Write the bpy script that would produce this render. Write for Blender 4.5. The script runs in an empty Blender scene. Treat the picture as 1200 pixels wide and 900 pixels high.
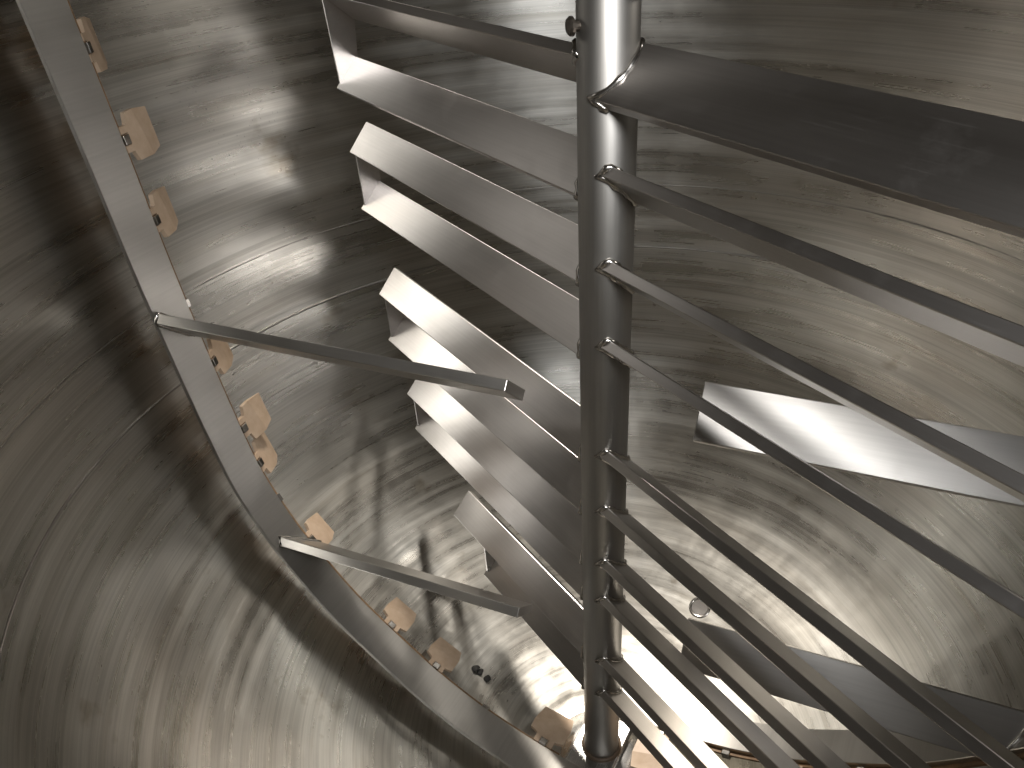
import bpy, bmesh, math, random
from mathutils import Vector, Matrix, noise
random.seed(7)
sc = bpy.context.scene
PI = math.pi
rad = math.radians

# ------------------------------------------------------------------ camera
CAM_POS = Vector((0.0, -1.18877, 2.00054))
YAW, PITCH, ROLL, FPX = rad(-8.17617), rad(34.63418), rad(-4.12547), 922.9
F = Vector((math.sin(YAW)*math.cos(PITCH), math.cos(YAW)*math.cos(PITCH), -math.sin(PITCH)))
R0 = Vector((math.cos(YAW), -math.sin(YAW), 0)); U0 = R0.cross(F)
R = R0*math.cos(ROLL)+U0*math.sin(ROLL); U = U0*math.cos(ROLL)-R0*math.sin(ROLL)
cd = bpy.data.cameras.new('camera'); cam = bpy.data.objects.new('camera', cd)
sc.collection.objects.link(cam); sc.camera = cam
cd.sensor_width = 36.0; cd.lens = FPX/1200*36; cd.clip_start = 0.01; cd.clip_end = 100
M = Matrix((R, U, -F)).transposed().to_4x4(); M.translation = CAM_POS
cam.matrix_world = M

# ------------------------------------------------------------------ world and lamps
w = bpy.data.worlds.new('World'); sc.world = w; w.use_nodes = True
bg = w.node_tree.nodes['Background']
bg.inputs['Color'].default_value = (0.62, 0.53, 0.40, 1); bg.inputs['Strength'].default_value = 0.055

def area(name, loc, target, sx, sy, power, col=(1, 0.93, 0.84), spread=180):
    l = bpy.data.lights.new(name, 'AREA'); l.shape = 'RECTANGLE'; l.size = sx; l.size_y = sy
    l.energy = power; l.color = col; l.spread = rad(spread)
    o = bpy.data.objects.new(name, l); sc.collection.objects.link(o)
    o.location = loc
    o.rotation_euler = (Vector(target)-Vector(loc)).to_track_quat('-Z', 'Y').to_euler()
    return o
area('ceiling_lamp', (-0.40, 1.50, 2.9), (-0.25, 0.25, 0.0), 0.40, 0.36, 17, spread=42)
area('left_lamp', (-1.65, 0.45, 2.35), (-0.2, 0.3, 1.0), 0.8, 0.6, 1.6, (1.0, 0.96, 0.90))
area('right_lamp', (1.60, 0.40, 2.6), (-0.6, 0.2, 0.6), 0.30, 0.25, 5, (1.0, 0.95, 0.88))
area('hatch_lamp', (-0.02, -1.16, 2.60), (-0.45, 0.7, 0.9), 0.26, 0.28, 4.0, (0.98, 0.97, 0.96), spread=80)
area('wall_blade_fill', (0.42, -1.38, 2.42), (-0.6, 0.7, 0.8), 0.32, 0.28, 6.0, (0.95, 0.97, 1.0), spread=85)  # added fill light, no doorway here; brightens far wall and lower left blades

vs = sc.view_settings
vs.view_transform = 'Standard'; vs.look = 'None'; vs.exposure = -0.68; vs.gamma = 1.0; vs.use_curve_mapping = False
cy = sc.cycles
cy.use_denoising = True
cy.max_bounces = 7; cy.glossy_bounces = 6; cy.diffuse_bounces = 3
cy.sample_clamp_indirect = 6.0; cy.caustics_reflective = True; cy.blur_glossy = 0.6

# ------------------------------------------------------------------ materials
def new_mat(name):
    m = bpy.data.materials.new(name); m.use_nodes = True
    nt = m.node_tree; return m, nt, nt.nodes['Principled BSDF']
def N(nt, t, **kw):
    n = nt.nodes.new(t)
    for k, v in kw.items():
        if k in n.inputs: n.inputs[k].default_value = v
        else: setattr(n, k, v)
    return n
def ramp(nt, src, stops):
    r = nt.nodes.new('ShaderNodeValToRGB'); e = r.color_ramp.elements
    while len(e) < len(stops): e.new(0.5)
    for i, (p, c) in enumerate(stops):
        e[i].position = p; e[i].color = (c, c, c, 1) if not isinstance(c, tuple) else (*c, 1)
    nt.links.new(src, r.inputs['Fac']); return r.outputs['Color']
def math_(nt, op, a, b):
    n = nt.nodes.new('ShaderNodeMath'); n.operation = op
    for i, v in enumerate((a, b)):
        if isinstance(v, (int, float)): n.inputs[i].default_value = v
        else: nt.links.new(v, n.inputs[i])
    return n.outputs[0]
def vmul(nt, src, v):
    n = nt.nodes.new('ShaderNodeVectorMath'); n.operation = 'MULTIPLY'
    nt.links.new(src, n.inputs[0]); n.inputs[1].default_value = v; return n.outputs[0]
def mix(nt, blend, fac, a, b):
    n = nt.nodes.new('ShaderNodeMixRGB'); n.blend_type = blend
    for i, v in enumerate((fac, a, b)):
        if isinstance(v, (int, float)): n.inputs[i].default_value = v if i == 0 else (v, v, v, 1)
        elif isinstance(v, tuple): n.inputs[i].default_value = (*v, 1)
        else: nt.links.new(v, n.inputs[i])
    return n.outputs[0]

def tank_material():
    m, nt, b = new_mat('streaky_brushed_steel')
    at = N(nt, 'ShaderNodeAttribute', attribute_name='brush')
    def nz(scale, detail, rough=0.55, sc_=1.0):
        t = N(nt, 'ShaderNodeTexNoise', Scale=sc_, Detail=detail, Roughness=rough)
        nt.links.new(vmul(nt, at.outputs['Vector'], scale), t.inputs['Vector']); return t.outputs['Fac']
    fine = nz((1.6, 1.6, 420), 2, 0.6)
    line = nz((0.9, 0.9, 130), 2, 0.6)
    band = nz((1.1, 1.1, 26), 2, 0.55)
    broad = nz((2.0, 2.0, 7), 3, 0.5)
    smear = nz((1.7, 1.7, 34), 3, 0.5)
    blot = nz((8, 8, 8), 4, 0.6)
    col = ramp(nt, band, [(0.30, (0.53, 0.51, 0.465)), (0.70, (0.66, 0.645, 0.60))])
    col = mix(nt, 'MULTIPLY', 0.5, col, ramp(nt, broad, [(0.36, (0.74, 0.71, 0.67)), (0.60, (1, 1, 1))]))
    col = mix(nt, 'MULTIPLY', 0.55, col, ramp(nt, smear, [(0.30, (0.66, 0.63, 0.59)), (0.42, (1, 1, 1))]))
    col = mix(nt, 'MULTIPLY', 0.45, col, ramp(nt, line, [(0.36, 0.70), (0.52, 1.0)]))
    col = mix(nt, 'MULTIPLY', 0.5, col, ramp(nt, fine, [(0.34, 0.76), (0.6, 1.0)]))
    nt.links.new(col, b.inputs['Base Color'])
    rr = math_(nt, 'ADD', ramp(nt, band, [(0.3, 0.22), (0.7, 0.32)]), ramp(nt, blot, [(0.40, 0.0), (0.7, 0.05)]))
    rr = math_(nt, 'ADD', rr, ramp(nt, line, [(0.35, 0.05), (0.6, 0.0)]))
    nt.links.new(rr, b.inputs['Roughness'])
    b.inputs['Metallic'].default_value = 1.0
    sp = N(nt, 'ShaderNodeSeparateXYZ'); nt.links.new(at.outputs['Vector'], sp.inputs[0])
    an = N(nt, 'ShaderNodeMapRange'); nt.links.new(sp.outputs['Z'], an.inputs['Value'])
    an.inputs['From Min'].default_value = 0.12; an.inputs['From Max'].default_value = 0.65; an.inputs['To Min'].default_value = 0.0; an.inputs['To Max'].default_value = 0.76
    nt.links.new(an.outputs[0], b.inputs['Anisotropic']); b.inputs['Anisotropic Rotation'].default_value = 0.25
    col = mix(nt, 'MULTIPLY', 0.8, col, ramp(nt, nz((5, 5, 7), 4, 0.6), [(0.27, (0.62, 0.57, 0.50)), (0.36, (1, 1, 1))]))
    nt.links.new(col, b.inputs['Base Color'])
    tg = N(nt, 'ShaderNodeTangent', direction_type='UV_MAP'); tg.uv_map = 'UVMap'
    nt.links.new(tg.outputs[0], b.inputs['Tangent'])
    wave = nz((7, 7, 7), 2, 0.4)
    b1 = N(nt, 'ShaderNodeBump', Strength=0.25, Distance=0.008); nt.links.new(wave, b1.inputs['Height'])
    b2 = N(nt, 'ShaderNodeBump', Strength=0.06, Distance=0.001); nt.links.new(fine, b2.inputs['Height'])
    nt.links.new(b1.outputs[0], b2.inputs['Normal'])
    nt.links.new(b2.outputs[0], b.inputs['Normal'])
    return m

def steel(name, base=(0.60, 0.58, 0.55), rough=0.26, axis=0, fine=220, aniso=0.5):
    m, nt, b = new_mat(name)
    tc = N(nt, 'ShaderNodeTexCoord')
    s = [fine, fine, fine]; s[axis] = 4
    t = N(nt, 'ShaderNodeTexNoise', Scale=1.0, Detail=3, Roughness=0.6)
    nt.links.new(vmul(nt, tc.outputs['Object'], tuple(s)), t.inputs['Vector'])
    s2 = [14, 14, 14]; s2[axis] = 2.0
    t2 = N(nt, 'ShaderNodeTexNoise', Scale=1.0, Detail=2, Roughness=0.5)
    nt.links.new(vmul(nt, tc.outputs['Object'], tuple(s2)), t2.inputs['Vector'])
    c = ramp(nt, t2.outputs['Fac'], [(0.3, tuple(x*0.93 for x in base)), (0.7, base)])
    c = mix(nt, 'MULTIPLY', 0.35, c, ramp(nt, t.outputs['Fac'], [(0.3, 0.78), (0.65, 1.0)]))
    nt.links.new(c, b.inputs['Base Color'])
    r = math_(nt, 'ADD', ramp(nt, t2.outputs['Fac'], [(0.3, rough-0.02), (0.7, rough+0.03)]), 0.0)
    sm = N(nt, 'ShaderNodeTexNoise', Scale=17.0, Detail=5, Roughness=0.65); nt.links.new(tc.outputs['Object'], sm.inputs['Vector'])
    r = math_(nt, 'ADD', r, ramp(nt, sm.outputs['Fac'], [(0.52, 0.0), (0.75, 0.05)]))
    s3 = [420, 420, 420]; s3[axis] = 9
    ss = N(nt, 'ShaderNodeTexNoise', Scale=1.0, Detail=1); nt.links.new(vmul(nt, tc.outputs['Object'], tuple(s3)), ss.inputs['Vector'])
    r = math_(nt, 'ADD', r, ramp(nt, ss.outputs['Fac'], [(0.66, 0.0), (0.74, 0.03)]))
    nt.links.new(r, b.inputs['Roughness'])
    b.inputs['Metallic'].default_value = 1
    bm_ = N(nt, 'ShaderNodeBump', Strength=0.05, Distance=0.0006); nt.links.new(t.outputs['Fac'], bm_.inputs['Height'])
    nt.links.new(bm_.outputs[0], b.inputs['Normal'])
    return m

def plastic():
    m, nt, b = new_mat('tan_scraper_plastic')
    tc = N(nt, 'ShaderNodeTexCoord')
    t = N(nt, 'ShaderNodeTexNoise', Scale=22, Detail=5, Roughness=0.6); nt.links.new(tc.outputs['Object'], t.inputs['Vector'])
    t2 = N(nt, 'ShaderNodeTexNoise', Scale=90, Detail=3); nt.links.new(tc.outputs['Object'], t2.inputs['Vector'])
    c = ramp(nt, t.outputs['Fac'], [(0.3, (0.47, 0.335, 0.225)), (0.7, (0.60, 0.46, 0.335))])
    nt.links.new(c, b.inputs['Base Color'])
    b.inputs['Roughness'].default_value = 0.45
    bp = N(nt, 'ShaderNodeBump', Strength=0.2, Distance=0.001); nt.links.new(t2.outputs['Fac'], bp.inputs['Height'])
    nt.links.new(bp.outputs[0], b.inputs['Normal'])
    return m
def plain(name, col, rough, metal=0.0):
    m, nt, b = new_mat(name)
    tc = N(nt, 'ShaderNodeTexCoord')
    t = N(nt, 'ShaderNodeTexNoise', Scale=60, Detail=4); nt.links.new(tc.outputs['Object'], t.inputs['Vector'])
    nt.links.new(ramp(nt, t.outputs['Fac'], [(0.3, tuple(x*0.6 for x in col)), (0.7, col)]), b.inputs['Base Color'])
    b.inputs['Roughness'].default_value = rough; b.inputs['Metallic'].default_value = metal
    return m
MT_TANK = tank_material()
MT_BLADE = steel('brushed_blade_steel', (0.60, 0.57, 0.545), 0.29, 0)
MT_SHAFT = steel('shaft_steel', (0.40, 0.383, 0.355), 0.45, 2)
MT_BAND = steel('band_steel', (0.52, 0.50, 0.465), 0.35, 1, 160)
MT_FINGER = steel('finger_steel', (0.56, 0.535, 0.50), 0.36, 0)
MT_WELD = steel('weld_steel', (0.66, 0.63, 0.59), 0.20, 0, 120)
MT_SEAM = steel('seam_steel', (0.42, 0.40, 0.37), 0.36, 2)
MT_HUB = steel('hub_steel', (0.70, 0.69, 0.67), 0.26, 1)
MT_TAN = plastic()
MT_STRIP = plain('tan_strip', (0.26, 0.155, 0.075), 0.5)
MT_SEAL = plain('brown_seal', (0.16, 0.11, 0.07), 0.5)
MT_DARK = plain('dark_bolt_steel', (0.13, 0.11, 0.09), 0.4, 0.8)
MT_RES = plain('dark_residue', (0.03, 0.028, 0.025), 0.7)

# ------------------------------------------------------------------ helpers
COL = sc.collection
def empty(name, label=None, cat=None, loc=(0, 0, 0), rz=0):
    o = bpy.data.objects.new(name, None); COL.objects.link(o); o.location = loc; o.rotation_euler = (0, 0, rz)
    o.empty_display_size = 0.1
    if label: o['label'] = label
    if cat: o['category'] = cat
    return o
def link(name, me, mat, parent=None, mtx=None, smooth=False):
    if mat and not me.materials: me.materials.append(mat)
    if smooth:
        for p in me.polygons: p.use_smooth = True
    o = bpy.data.objects.new(name, me); COL.objects.link(o)
    if parent: o.parent = parent
    if mtx is not None: o.matrix_local = mtx
    return o
def bm_mesh(name, bm):
    me = bpy.data.meshes.new(name); bmesh.ops.recalc_face_normals(bm, faces=bm.faces); bm.to_mesh(me); bm.free(); return me
def box_mesh(name, x0, x1, y0, y1, z0, z1, bev=0.0015, seg=2):
    bm = bmesh.new(); bmesh.ops.create_cube(bm, size=1)
    for v in bm.verts:
        v.co = Vector(((x0+x1)/2+v.co.x*(x1-x0), (y0+y1)/2+v.co.y*(y1-y0), (z0+z1)/2+v.co.z*(z1-z0)))
    if bev: bmesh.ops.bevel(bm, geom=bm.edges[:], offset=bev, segments=seg, affect='EDGES', profile=0.5)
    return bm_mesh(name, bm)
def lathe(name, prof, seg=48, cap=True):
    vs_, fs = [], []
    for r, z in prof:
        for k in range(seg):
            a = 2*PI*k/seg; vs_.append((r*math.cos(a), r*math.sin(a), z))
    for i in range(len(prof)-1):
        for k in range(seg):
            k2 = (k+1) % seg
            fs.append((i*seg+k, i*seg+k2, (i+1)*seg+k2, (i+1)*seg+k))
    if cap:
        fs.append(tuple(range(seg-1, -1, -1))); fs.append(tuple((len(prof)-1)*seg+k for k in range(seg)))
    me = bpy.data.meshes.new(name); me.from_pydata(vs_, [], fs); me.update()
    return me
def tube(name, pts, rads, seg=8, closed=False):
    n = len(pts); vs_, fs = [], []
    pts = [Vector(p) for p in pts]
    for i, p in enumerate(pts):
        a = pts[(i-1) % n] if (closed or i > 0) else p; c = pts[(i+1) % n] if (closed or i < n-1) else p
        t = (c-a).normalized()
        ref = Vector((0, 0, 1)) if abs(t.z) < 0.9 else Vector((1, 0, 0))
        s = t.cross(ref).normalized(); q = s.cross(t)
        for k in range(seg):
            an = 2*PI*k/seg; vs_.append(p+(s*math.cos(an)+q*math.sin(an))*rads[i])
    for i in range(n if closed else n-1):
        j = (i+1) % n
        best = 0
        if closed and i == n-1:
            best = min(range(seg), key=lambda o: (vs_[i*seg]-vs_[j*seg+o]).length)
        for k in range(seg):
            k2 = (k+1) % seg
            fs.append((i*seg+k, i*seg+k2, j*seg+(k2+best) % seg, j*seg+(k+best) % seg))
    if not closed:
        fs.append(tuple(range(seg-1, -1, -1))); fs.append(tuple((n-1)*seg+k for k in range(seg)))
    me = bpy.data.meshes.new(name); me.from_pydata(vs_, [], fs); me.update()
    for p in me.polygons: p.use_smooth = True
    return me

# ------------------------------------------------------------------ profile of the scraper arms and of the tank
ARM_OFF, ARM_W, ARM_T = 0.14, 0.09, 0.012
ARM = [(-0.075, 0.026), (0.0, 0.026), (0.08, 0.030), (0.16, 0.043), (0.25, 0.064), (0.34, 0.095), (0.45, 0.150), (0.52, 0.197),
       (0.64, 0.285), (0.72, 0.360), (0.81, 0.468), (0.86, 0.540), (0.93, 0.690), (0.972, 0.90), (1.0, 1.10),
       (1.022, 1.30), (1.037, 1.50), (1.066, 1.82), (1.09, 2.15)]
def catmull(pts, k=6):
    out = []
    for i in range(len(pts)-1):
        p0 = pts[max(i-1, 0)]; p1 = pts[i]; p2 = pts[i+1]; p3 = pts[min(i+2, len(pts)-1)]
        for j in range(k):
            t = j/k
            out.append(tuple(0.5*((2*p1[d])+(-p0[d]+p2[d])*t+(2*p0[d]-5*p1[d]+4*p2[d]-p3[d])*t*t+(-p0[d]+3*p1[d]-3*p2[d]+p3[d])*t**3) for d in range(2)))
    out.append(pts[-1]); return out
ARMC = catmull(ARM)
def frame_at(i):
    a = ARMC[max(i-1, 0)]; b = ARMC[min(i+1, len(ARMC)-1)]
    tx, tz = b[0]-a[0], b[1]-a[1]; l = math.hypot(tx, tz); tx /= l; tz /= l
    return Vector((tx, 0, tz)), Vector((tz, 0, -tx))          # along, outward to the wall
# tank meridian: the arm curve moved outwards by the scraper gap
mer = []
for i, (x, z) in enumerate(ARMC):
    if x < 0.05: continue
    ta, no = frame_at(i)
    g = 0.092+0.02*min(1, max(0, (z-0.2)/0.6))
    mer.append((math.hypot(x, ARM_OFF)+no.x*g, z+no.z*g))
mer = [(r, z) for r, z in mer if z < 1.86]
zc = mer[0][1]-0.004
DISH0 = [(0.0005, zc), (0.05, zc), (0.10, zc+0.001)]
MER = DISH0+[p for p in mer if p[0] > 0.13]
# resample evenly
def resample(p, step):
    out = [p[0]]; acc = 0
    for a, b in zip(p[:-1], p[1:]):
        l = math.dist(a, b); n = max(1, int(l/step+0.5))
        for j in range(1, n+1): out.append((a[0]+(b[0]-a[0])*j/n, a[1]+(b[1]-a[1])*j/n))
    return out
MERF = resample(MER, 0.02)
ZSEAM = 0.935
def tank_z(r):
    for a, b in zip(MERF[:-1], MERF[1:]):
        if a[0] <= r <= b[0]: return a[1]+(b[1]-a[1])*(r-a[0])/max(1e-9, b[0]-a[0])
    return MERF[0][1]
def tank_r(z):
    for a, b in zip(MERF[:-1], MERF[1:]):
        if a[1] <= z <= b[1] and a[0] > 0.4: return a[0]+(b[0]-a[0])*(z-a[1])/max(1e-9, b[1]-a[1])
    return MERF[-1][0]

def revolve_tank(name, pts, v0, seg=192):
    vs_, fs, uvs, at = [], [], [], []
    v = v0; vv = []
    for i, p in enumerate(pts):
        if i: v += math.dist(pts[i-1], p)
        vv.append(v)
        for k in range(seg):
            a = 2*PI*k/seg
            # slight hand-worked unevenness of the sheet
            q = Vector((math.cos(a)*2.2, math.sin(a)*2.2, v*3.2))
            d = (noise.noise(q*1.6))*0.0022*min(1, p[0]/0.3)
            vs_.append(((p[0]+d)*math.cos(a), (p[0]+d)*math.sin(a), p[1])); k_ = min(1.0, 0.04+p[0]/0.6); at.append((math.cos(a)*k_, math.sin(a)*k_, v))
    for i in range(len(pts)-1):
        for k in range(seg):
            k2 = (k+1) % seg
            fs.append((i*seg+k, (i+1)*seg+k, (i+1)*seg+k2, i*seg+k2))
            uvs += [(k/seg*7, vv[i]), (k/seg*7, vv[i+1]), ((k+1)/seg*7, vv[i+1]), ((k+1)/seg*7, vv[i])]
    me = bpy.data.meshes.new(name); me.from_pydata(vs_, [], fs); me.update()
    uv = me.uv_layers.new(name='UVMap')
    for i, c in enumerate(uvs): uv.data[i].uv = c
    a_ = me.attributes.new('brush', 'FLOAT_VECTOR', 'POINT')
    for i, c in enumerate(at): a_.data[i].vector = c
    return me, v
tank = empty('mixing_tank', 'round stainless steel mixing tank with streaky brushed wall and dished bottom', 'tank')
bot = [p for p in MERF if p[1] <= ZSEAM or p[0] < 0.5]; top = [bot[-1]]+[p for p in MERF if p[1] > ZSEAM and p[0] > 0.5]
# outer jacket gives the sheet its thickness
me, v1 = revolve_tank('dished_bottom', bot, 0.0); link('dished_bottom', me, MT_TANK, tank, smooth=True)
rt, zt = top[-1]
top2 = top+[(rt+0.006, zt+0.008), (rt+0.02, zt+0.012), (rt+0.09, zt+0.012), (rt+0.09, zt-0.01), (rt+0.02, zt-0.012)]
me, v2 = revolve_tank('side_wall', top2, v1); link('side_wall', me, MT_TANK, tank, smooth=True)
def seam(name, z, h, d):
    r = tank_r(z)
    n = 240; pts, rr = [], []
    for k in range(n):
        a = 2*PI*k/n; pts.append(((r+d)*math.cos(a), (r+d)*math.sin(a), z+0.0012*noise.noise(Vector((math.cos(a)*4, math.sin(a)*4, z)))))
        rr.append(h*(1+0.25*noise.noise(Vector((math.cos(a)*30, math.sin(a)*30, 3)))))
    link(name, tube(name, pts, rr, 8, True), MT_SEAM, tank)
seam('weld_seam', bot[-1][1], 0.0040, 0.0014)
seam('weld_seam', 1.125, 0.0024, 0.0012)

# ------------------------------------------------------------------ agitator: shaft with ten paddles
agit = empty('agitator', 'vertical round steel shaft with slanted paired paddle blades on both sides', 'agitator')
RS = 0.045
shaft = link('shaft', lathe('shaft', [(RS-0.003, 0.002), (RS, 0.006), (RS, 1.0), (RS, 2.7)], 64), MT_SHAFT, agit, smooth=True)
link('seal_ring', lathe('seal_ring', [(RS+0.001, -0.010), (RS+0.007, -0.009), (RS+0.008, 0.004), (RS+0.005, 0.008), (RS+0.0005, 0.009)], 48), MT_SEAL, shaft, smooth=True)
def along_z(d):
    q = Vector(d).to_track_quat('Z', 'Y'); return q.to_matrix().to_4x4()
def bolt(z, az, L=0.030, rr=0.012):
    m = along_z((math.cos(az), math.sin(az), 0)); m.translation = (RS*0.9*math.cos(az), RS*0.9*math.sin(az), z)
    b = link('bolt', lathe('bolt', [(rr*0.6, 0), (rr*0.6, 0.012), (rr, 0.013), (rr, L-0.003), (rr*0.8, L)], 14), MT_DARK, shaft, m)
bolt(1.785, rad(205), 0.020, 0.013)
bolt(1.845, rad(-14), 0.03, 0.018)

TH = rad(130.05); BW, BT, BB = 0.0862, 0.018, rad(132.5)
pairs = [(1.718, 1.560, 0.962, 0.962), (1.407, 1.260, 0.952, 0.942), (1.018, 0.875, 0.922, 0.912), (0.7245, 0.609, 0.842, 0.825), (0.397, 0.272, 0.642, 0.495)]
def blade_matrix(th, z, be):
    u = Vector((math.cos(th), math.sin(th), 0)); t = Vector((-u.y, u.x, 0)); k = Vector((0, 0, 1))
    c = t*math.cos(be)+k*math.sin(be); nrm = u.cross(c)
    m = Matrix((u, c, nrm)).transposed().to_4x4(); m.translation = (0, 0, z); return m
def weld(parent, W, T, be, name='weld_bead'):
    # bead where the rectangular blade meets the round shaft, in the blade's own frame
    per = []
    hw, ht = W/2, T/2
    for k in range(10): per.append((-hw+W*k/10, ht))
    for k in range(4): per.append((hw, ht-T*k/4))
    for k in range(10): per.append((hw-W*k/10, -ht))
    for k in range(4): per.append((-hw, -ht+T*k/4))
    pts, rr = [], []
    for i, (y, z) in enumerate(per):
        a = y*math.cos(be)-z*math.sin(be)           # tangential offset
        a = max(-RS*0.985, min(RS*0.985, a))
        pts.append((math.sqrt(RS*RS-a*a)+0.001, y, z))
        rr.append(0.0058*(1+0.22*math.sin(i*2.1)+random.uniform(-.12, .12)))
    return link(name, tube(name, pts, rr, 8, True), MT_WELD, parent)
for pi, (zu, zl, La, Lc) in enumerate(pairs):
    for side in (0, 1):
        th = TH+side*PI
        infos = []
        for which, z in ((0, zu), (1, zl)):
            W, be, Lb = BW, BB+side*rad(5), (La, Lc)[which]
            if pi == 0 and which == 0: W, be = 0.100, rad(41.7)
            m = blade_matrix(th, z, be)
            x0 = 0.018 if W < 0.09 else 0.014
            o = link('blade', box_mesh('blade', x0, Lb, -W/2, W/2, -BT/2, BT/2, 0.0012, 1), MT_BLADE, agit, m)
            weld(o, W, BT, be)
            infos.append((m, W, Lb))
        # end plate joining the pair near the tips
        (mu, Wu, Lu), (ml, Wl, Ll) = infos
        xp = min(Lu, Ll)-0.004
        tp = 0.006
        h = BT/2
        A = mu @ Vector((xp, -Wu/2+0.003, -h if pi or True else h)); B = mu @ Vector((xp, Wu/2-0.003, 0))
        Cc = ml @ Vector((xp, Wl/2-0.003, 0)); D = ml @ Vector((xp, -Wl/2+0.003, 0))
        A = mu @ Vector((xp, -Wu/2+0.003, 0))
        if pi == 0: A, B = A, B
        u = Vector((math.cos(th), math.sin(th), 0))
        quad = [A, B, Cc, D]
        # keep the four corners in a proper loop
        cen = sum(quad, Vector())/4; tt = Vector((-u.y, u.x, 0))
        quad.sort(key=lambda p: math.atan2((p-cen).z, (p-cen).dot(tt)))
        bm = bmesh.new()
        va = [bm.verts.new(p) for p in quad]; vb = [bm.verts.new(p-u*tp) for p in quad]
        bm.faces.new(va); bm.faces.new(vb[::-1])
        for k in range(4): bm.faces.new((va[k], va[(k+1) % 4], vb[(k+1) % 4], vb[k]))
        ep = link('end_plate', bm_mesh('end_plate', bm), MT_BLADE, agit)
        # weld along the lower blade end
        p0 = ml @ Vector((xp-tp, -Wl/2+0.004, BT/2)); p1 = ml @ Vector((xp-tp, Wl/2-0.004, BT/2))
        nseg = 12
        link('weld_bead', tube('weld_bead', [p0.lerp(p1, k/nseg) for k in range(nseg+1)],
                               [0.0042*(1+random.uniform(-.25, .25)) for k in range(nseg+1)], 7), MT_WELD, ep)

# ------------------------------------------------------------------ scraper frame: two offset curved arms, fingers, scrapers, hub
frame = empty('scraper_frame', 'curved flat steel anchor frame with tan scrapers along its edge and slanted fingers', 'mixer frame', rz=rad(156))
Y0, Y1 = ARM_OFF-ARM_W/2, ARM_OFF+ARM_W/2
def sweep(name, y0, y1, n0, n1, i0=0, i1=None, bev=0.0):
    i1 = len(ARMC)-1 if i1 is None else i1
    vs_, fs = [], []
    for i in range(i0, i1+1):
        ta, no = frame_at(i); p = Vector((ARMC[i][0], 0, ARMC[i][1]))
        ring = [(y0, n0+bev), (y0+bev, n0), (y1-bev, n0), (y1, n0+bev), (y1, n1), (y0, n1)] if bev else [(y0, n0), (y1, n0), (y1, n1), (y0, n1)]
        for y, nn in ring: vs_.append(p+no*nn+Vector((0, y, 0)))
    m_ = len(ring); n_ = i1-i0+1
    for i in range(n_-1):
        for k in range(m_):
            k2 = (k+1) % m_; fs.append((i*m_+k, i*m_+k2, (i+1)*m_+k2, (i+1)*m_+k))
    fs.append(tuple(range(m_))[::-1]); fs.append(tuple((n_-1)*m_+k for k in range(m_)))
    me = bpy.data.meshes.new(name); me.from_pydata(vs_, [], fs); me.update()
    bm = bmesh.new(); bm.from_mesh(me); bmesh.ops.recalc_face_normals(bm, faces=bm.faces); bm.to_mesh(me); bm.free()
    for p in me.polygons: p.use_smooth = True
    me.set_sharp_from_angle(angle=rad(25))
    return me
arm_me = sweep('arm', Y0, Y1, 0, ARM_T, bev=0.0012)
strip_me = sweep('backing_strip', Y0-0.010, Y0+0.012, ARM_T+0.0003, ARM_T+0.006, 12)

def scraper_mesh():
    # notched plate, front face (z = 0) folded back towards its scraping edge
    T = 0.011
    low = [(-0.028, 0.0), (-0.013, 0.0), (-0.013, 0.020), (0.013, 0.020), (0.013, 0.0), (0.028, 0.0), (0.028, 0.024), (0.034, 0.027),
           (0.052, 0.032), (0.054, 0.058)]
    tip = [(0.046, 0.112), (-0.044, 0.116)]
    lowl = [(-0.053, 0.078), (-0.052, 0.030), (-0.036, 0.024), (-0.028, 0.022)]
    bm = bmesh.new()
    fl = [bm.verts.new((x, y, 0)) for x, y in low]; ft = [bm.verts.new((x, y, 0.0075)) for x, y in tip]; fr = [bm.verts.new((x, y, 0)) for x, y in lowl]
    bk = [bm.verts.new((x, y, T)) for x, y in low+tip+lowl]
    bm.faces.new(fl+fr); bm.faces.new([fl[-1]]+ft+[fr[0]]); bm.faces.new(bk[::-1])
    fv = fl+ft+fr; n = len(fv)
    for k in range(n): bm.faces.new((fv[k], bk[k], bk[(k+1) % n], fv[(k+1) % n]))
    bmesh.ops.bevel(bm, geom=[e for e in bm.edges if e.calc_face_angle(0) > 0.6], offset=0.0008, segments=1, affect='EDGES')
    return bm_mesh('scraper', bm)
scr_me = scraper_mesh()
pin_me = box_mesh('hinge_pin', -0.011, 0.011, -0.004, 0.016, -0.006, 0.013, 0.002, 2)
def index_near(x=None, z=None):
    if z is not None: return min(range(len(ARMC)), key=lambda i: abs(ARMC[i][1]-z)+(5 if ARMC[i][0] < 0.1 else 0))
    return min(range(len(ARMC)), key=lambda i: abs(ARMC[i][0]-x)+(5 if ARMC[i][1] > 0.7 else 0))
def point_near(x=None, z=None):
    # exact point on the arm curve
    for i in range(len(ARMC)-1):
        a, b = ARMC[i], ARMC[i+1]
        if a[0] < 0.05: continue
        if z is not None and a[1] <= z <= b[1]: t = (z-a[1])/(b[1]-a[1]); break
        if x is not None and a[0] <= x <= b[0] and a[1] < 0.7: t = (x-a[0])/(b[0]-a[0]); break
    ta, no = frame_at(i)
    return Vector((a[0]+(b[0]-a[0])*t, 0, a[1]+(b[1]-a[1])*t)), ta, no
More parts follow.
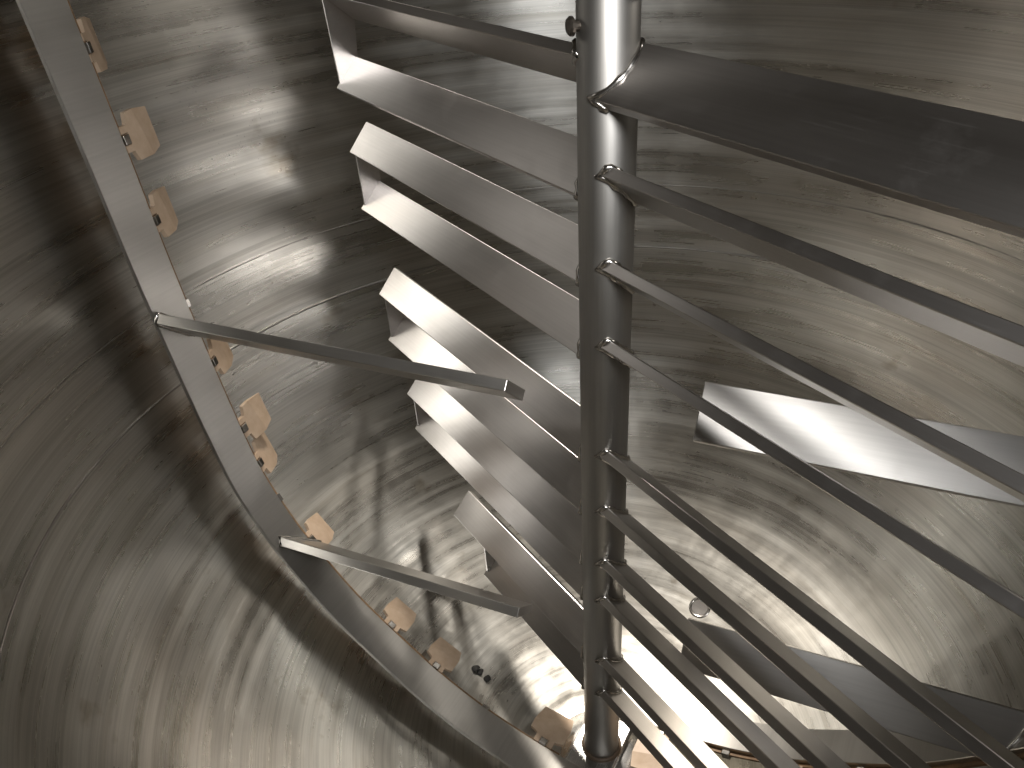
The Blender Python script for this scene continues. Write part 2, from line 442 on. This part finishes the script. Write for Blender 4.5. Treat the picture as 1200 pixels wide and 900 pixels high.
# (position along the arm, hinge angle)
SCR = [(dict(z=1.715), 40), (dict(z=1.535), 16), (dict(z=1.36), 28), (dict(z=1.00), 26), (dict(z=0.805), 10), (dict(z=0.70), 28),
       (dict(z=0.475), 20), (dict(x=0.590), 12), (dict(x=0.455), 10), (dict(x=0.13), 4)]
PINS = [dict(z=0.60), dict(x=0.30), dict(z=1.16)]
for side in (0, 1):
    RZ = Matrix.Rotation(PI*side, 4, 'Z')
    arm = link('arm', arm_me, MT_BAND, frame, RZ)
    st = link('backing_strip', strip_me, MT_STRIP, arm)
    for pos, gam in SCR:
        p, ta, no = point_near(**pos)
        e = Vector((0, -1, 0))*math.cos(rad(gam))+no*math.sin(rad(gam))
        nn = ta.cross(e)
        m = Matrix((ta, e, nn)).transposed().to_4x4(); m.translation = p+Vector((0, Y0-0.008, 0))+no*(ARM_T-0.002)
        k_ = 0.84 if pos.get('x', 1) < 0.6 and pos.get('x', 0) > 0.3 or pos.get('z', 9) < 0.5 else 0.95
        o = link('scraper', scr_me, MT_TAN, frame, RZ @ m @ Matrix.Scale(k_, 4))
        link('hinge_pin', pin_me, MT_WELD, o)
    for pos in PINS:
        p, ta, no = point_near(**pos); e = Vector((0, -1, 0)); nn = ta.cross(e)
        m = Matrix((ta, e, nn)).transposed().to_4x4(); m.translation = p+Vector((0, Y0+0.002, 0))+no*(ARM_T+0.002)
        link('hinge_pin', pin_me, MT_WELD, frame, RZ @ m)
    # fingers pointing at the shaft
    for z, rin, xr in ((1.135, 0.168, 1.001), (0.489, 0.182, 0.822)):
        al = rad(7.06)
        u = Vector((math.cos(al), math.sin(al), 0)); t = Vector((-u.y, u.x, 0)); be = 0.77
        c = t*math.cos(be)+Vector((0, 0, 1))*math.sin(be); nrm = u.cross(c)
        m = Matrix((u, c, nrm)).transposed().to_4x4(); m.translation = Vector((0, 0.021, z))
        L = xr/math.cos(al)
        W, T = 0.109, 0.023
        me = box_mesh('finger', rin, L, -W/2, W/2, -T/2, T/2, 0.0016, 2)
        # cut the root so it follows the arm surface
        for v in me.vertices:
            if v.co.x > L-0.01:
                zz = z+v.co.y*math.sin(be)+v.co.z*math.cos(be)
                q = point_near(z=zz)[0].x
                v.co.x = (q-0.0)/math.cos(al)+0.002
        fo = link('finger', me, MT_FINGER, frame, RZ @ m)
        pts, rr = [], []
        hw, ht = W/2, T/2
        per = [(-hw+W*k/12, ht) for k in range(12)]+[(hw, ht), (hw, -ht)]+[(hw-W*k/12, -ht) for k in range(1, 12)]+[(-hw, -ht)]
        for y, zz_ in per:
            zz = z+y*math.sin(be)+zz_*math.cos(be)
            pts.append((point_near(z=zz)[0].x/math.cos(al)-0.002, y, zz_)); rr.append(0.0052*(1+random.uniform(-.2, .2)))
        link('weld_bead', tube('weld_bead', pts, rr, 7, True), MT_WELD, fo)
# hub under the shaft
hub = link('hub', box_mesh('hub', -0.054, 0.070, -Y0+0.001, Y0-0.001, -0.045, 0.0, 0.004, 3), MT_HUB, frame)
link('hub_plate', box_mesh('hub_plate', -0.054, 0.070, -Y1, Y1, -0.052, 0.024, 0.003, 2), MT_HUB, hub) if False else None
zb = MERF[0][1]
link('hub_disc', lathe('hub_disc', [(0.131, zb+0.002), (0.133, zb+0.022), (0.128, zb+0.028), (0.122, zb+0.030), (0.118, zb+0.034), (0.08, zb+0.046), (0.03, zb+0.05)], 64), MT_HUB, hub, smooth=True)

# ------------------------------------------------------------------ residue on the dished bottom
def clump(name, pts, label):
    e = None
    bm = bmesh.new()
    for (x, y, s) in pts:
        z = tank_z(math.hypot(x, y))
        r = bmesh.ops.create_icosphere(bm, subdivisions=2, radius=s)
        for v in r['verts']:
            n_ = 1+0.5*noise.noise(v.co*90+Vector((x*50, y*50, 0)))
            v.co = Vector((v.co.x*n_, v.co.y*n_, v.co.z*0.35*n_))+Vector((x, y, z+s*0.2))
    o = link(name, bm_mesh(name, bm), MT_RES, smooth=True); o['label'] = label; o['category'] = 'residue'
    return o
def ray_dish(px, py):
    d = F+R*((px-600)/FPX)-U*((py-450)/FPX)
    s = 0.5
    while s < 4:
        p = CAM_POS+d*s
        r = math.hypot(p.x, p.y)
        if r < 1.1 and p.z <= tank_z(r): return p
        s += 0.002
    return CAM_POS+d*2
P1 = [ray_dish(*q) for q in ((557, 784), (563, 788), (571, 796))]
clump('residue_scrap', [(P1[0].x, P1[0].y, 0.012), (P1[1].x, P1[1].y, 0.010), (P1[2].x, P1[2].y, 0.011)], 'small dark scrap of residue lying on the bright dished bottom')

# ------------------------------------------------------------------ small fitting in the dish and water drops on the wall
pc = ray_dish(820, 712)
def dish_normal(p):
    r = math.hypot(p.x, p.y); dz = (tank_z(r+0.01)-tank_z(r-0.01))/0.02
    n_ = Vector((-p.x/r*dz, -p.y/r*dz, 1)).normalized(); return n_
nrm = dish_normal(pc)
mm = along_z(nrm); mm.translation = Vector((pc.x, pc.y, tank_z(math.hypot(pc.x, pc.y))))-nrm*0.001
pr = []
for k in range(13):
    a = PI*k/12; pr.append((0.028-0.005*math.cos(a), 0.003*math.sin(a)))
port = link('port_ring', lathe('port_ring', pr, 48, False), MT_WELD, tank, mm, smooth=True)
link('port_cover', lathe('port_cover', [(0.0245, 0.0005), (0.024, 0.0015)], 40), MT_BLADE, port)
dv, df = [], []
def wall_hit(px, py):
    d = F+R*((px-600)/FPX)-U*((py-450)/FPX); s = 1.2
    while s < 4:
        p = CAM_POS+d*s
        if math.hypot(p.x, p.y) > tank_r(p.z): return p
        s += 0.004
    return None
rnd = random.Random(3)
for i in range(150):
    q = wall_hit(rnd.gauss(300, 55), rnd.gauss(130, 45)) if i < 110 else wall_hit(rnd.gauss(420, 60), rnd.gauss(120, 60))
    if q is None: continue
    n_ = Vector((-q.x, -q.y, 0)).normalized(); t_ = Vector((-n_.y, n_.x, 0)); s_ = rnd.uniform(0.0007, 0.0018)
    base = len(dv); q = Vector((-n_.x*tank_r(q.z), -n_.y*tank_r(q.z), q.z))+n_*0.0005
    for ring, (rr_, h_) in enumerate(((1.0, 0.0), (0.75, 0.6))):
        for k in range(6):
            a = PI*k/3; dv.append(q+(t_*math.cos(a)+Vector((0, 0, 1.25))*math.sin(a))*s_*rr_+n_*h_*s_)
    dv.append(q+n_*s_*0.9)
    for k in range(6):
        k2 = (k+1) % 6; df.append((base+k, base+k2, base+6+k2, base+6+k)); df.append((base+6+k, base+6+k2, base+12))
me = bpy.data.meshes.new('water_drops'); me.from_pydata(dv, [], df); me.update()
m, nt, b = new_mat('water'); b.inputs['Roughness'].default_value = 0.03; b.inputs['IOR'].default_value = 1.33; b.inputs['Transmission Weight'].default_value = 0.9
o = link('water_drops', me, m, smooth=True); o['kind'] = 'stuff'; o['label'] = 'tiny clear water drops clinging to the upper tank wall'; o['category'] = 'water drops'
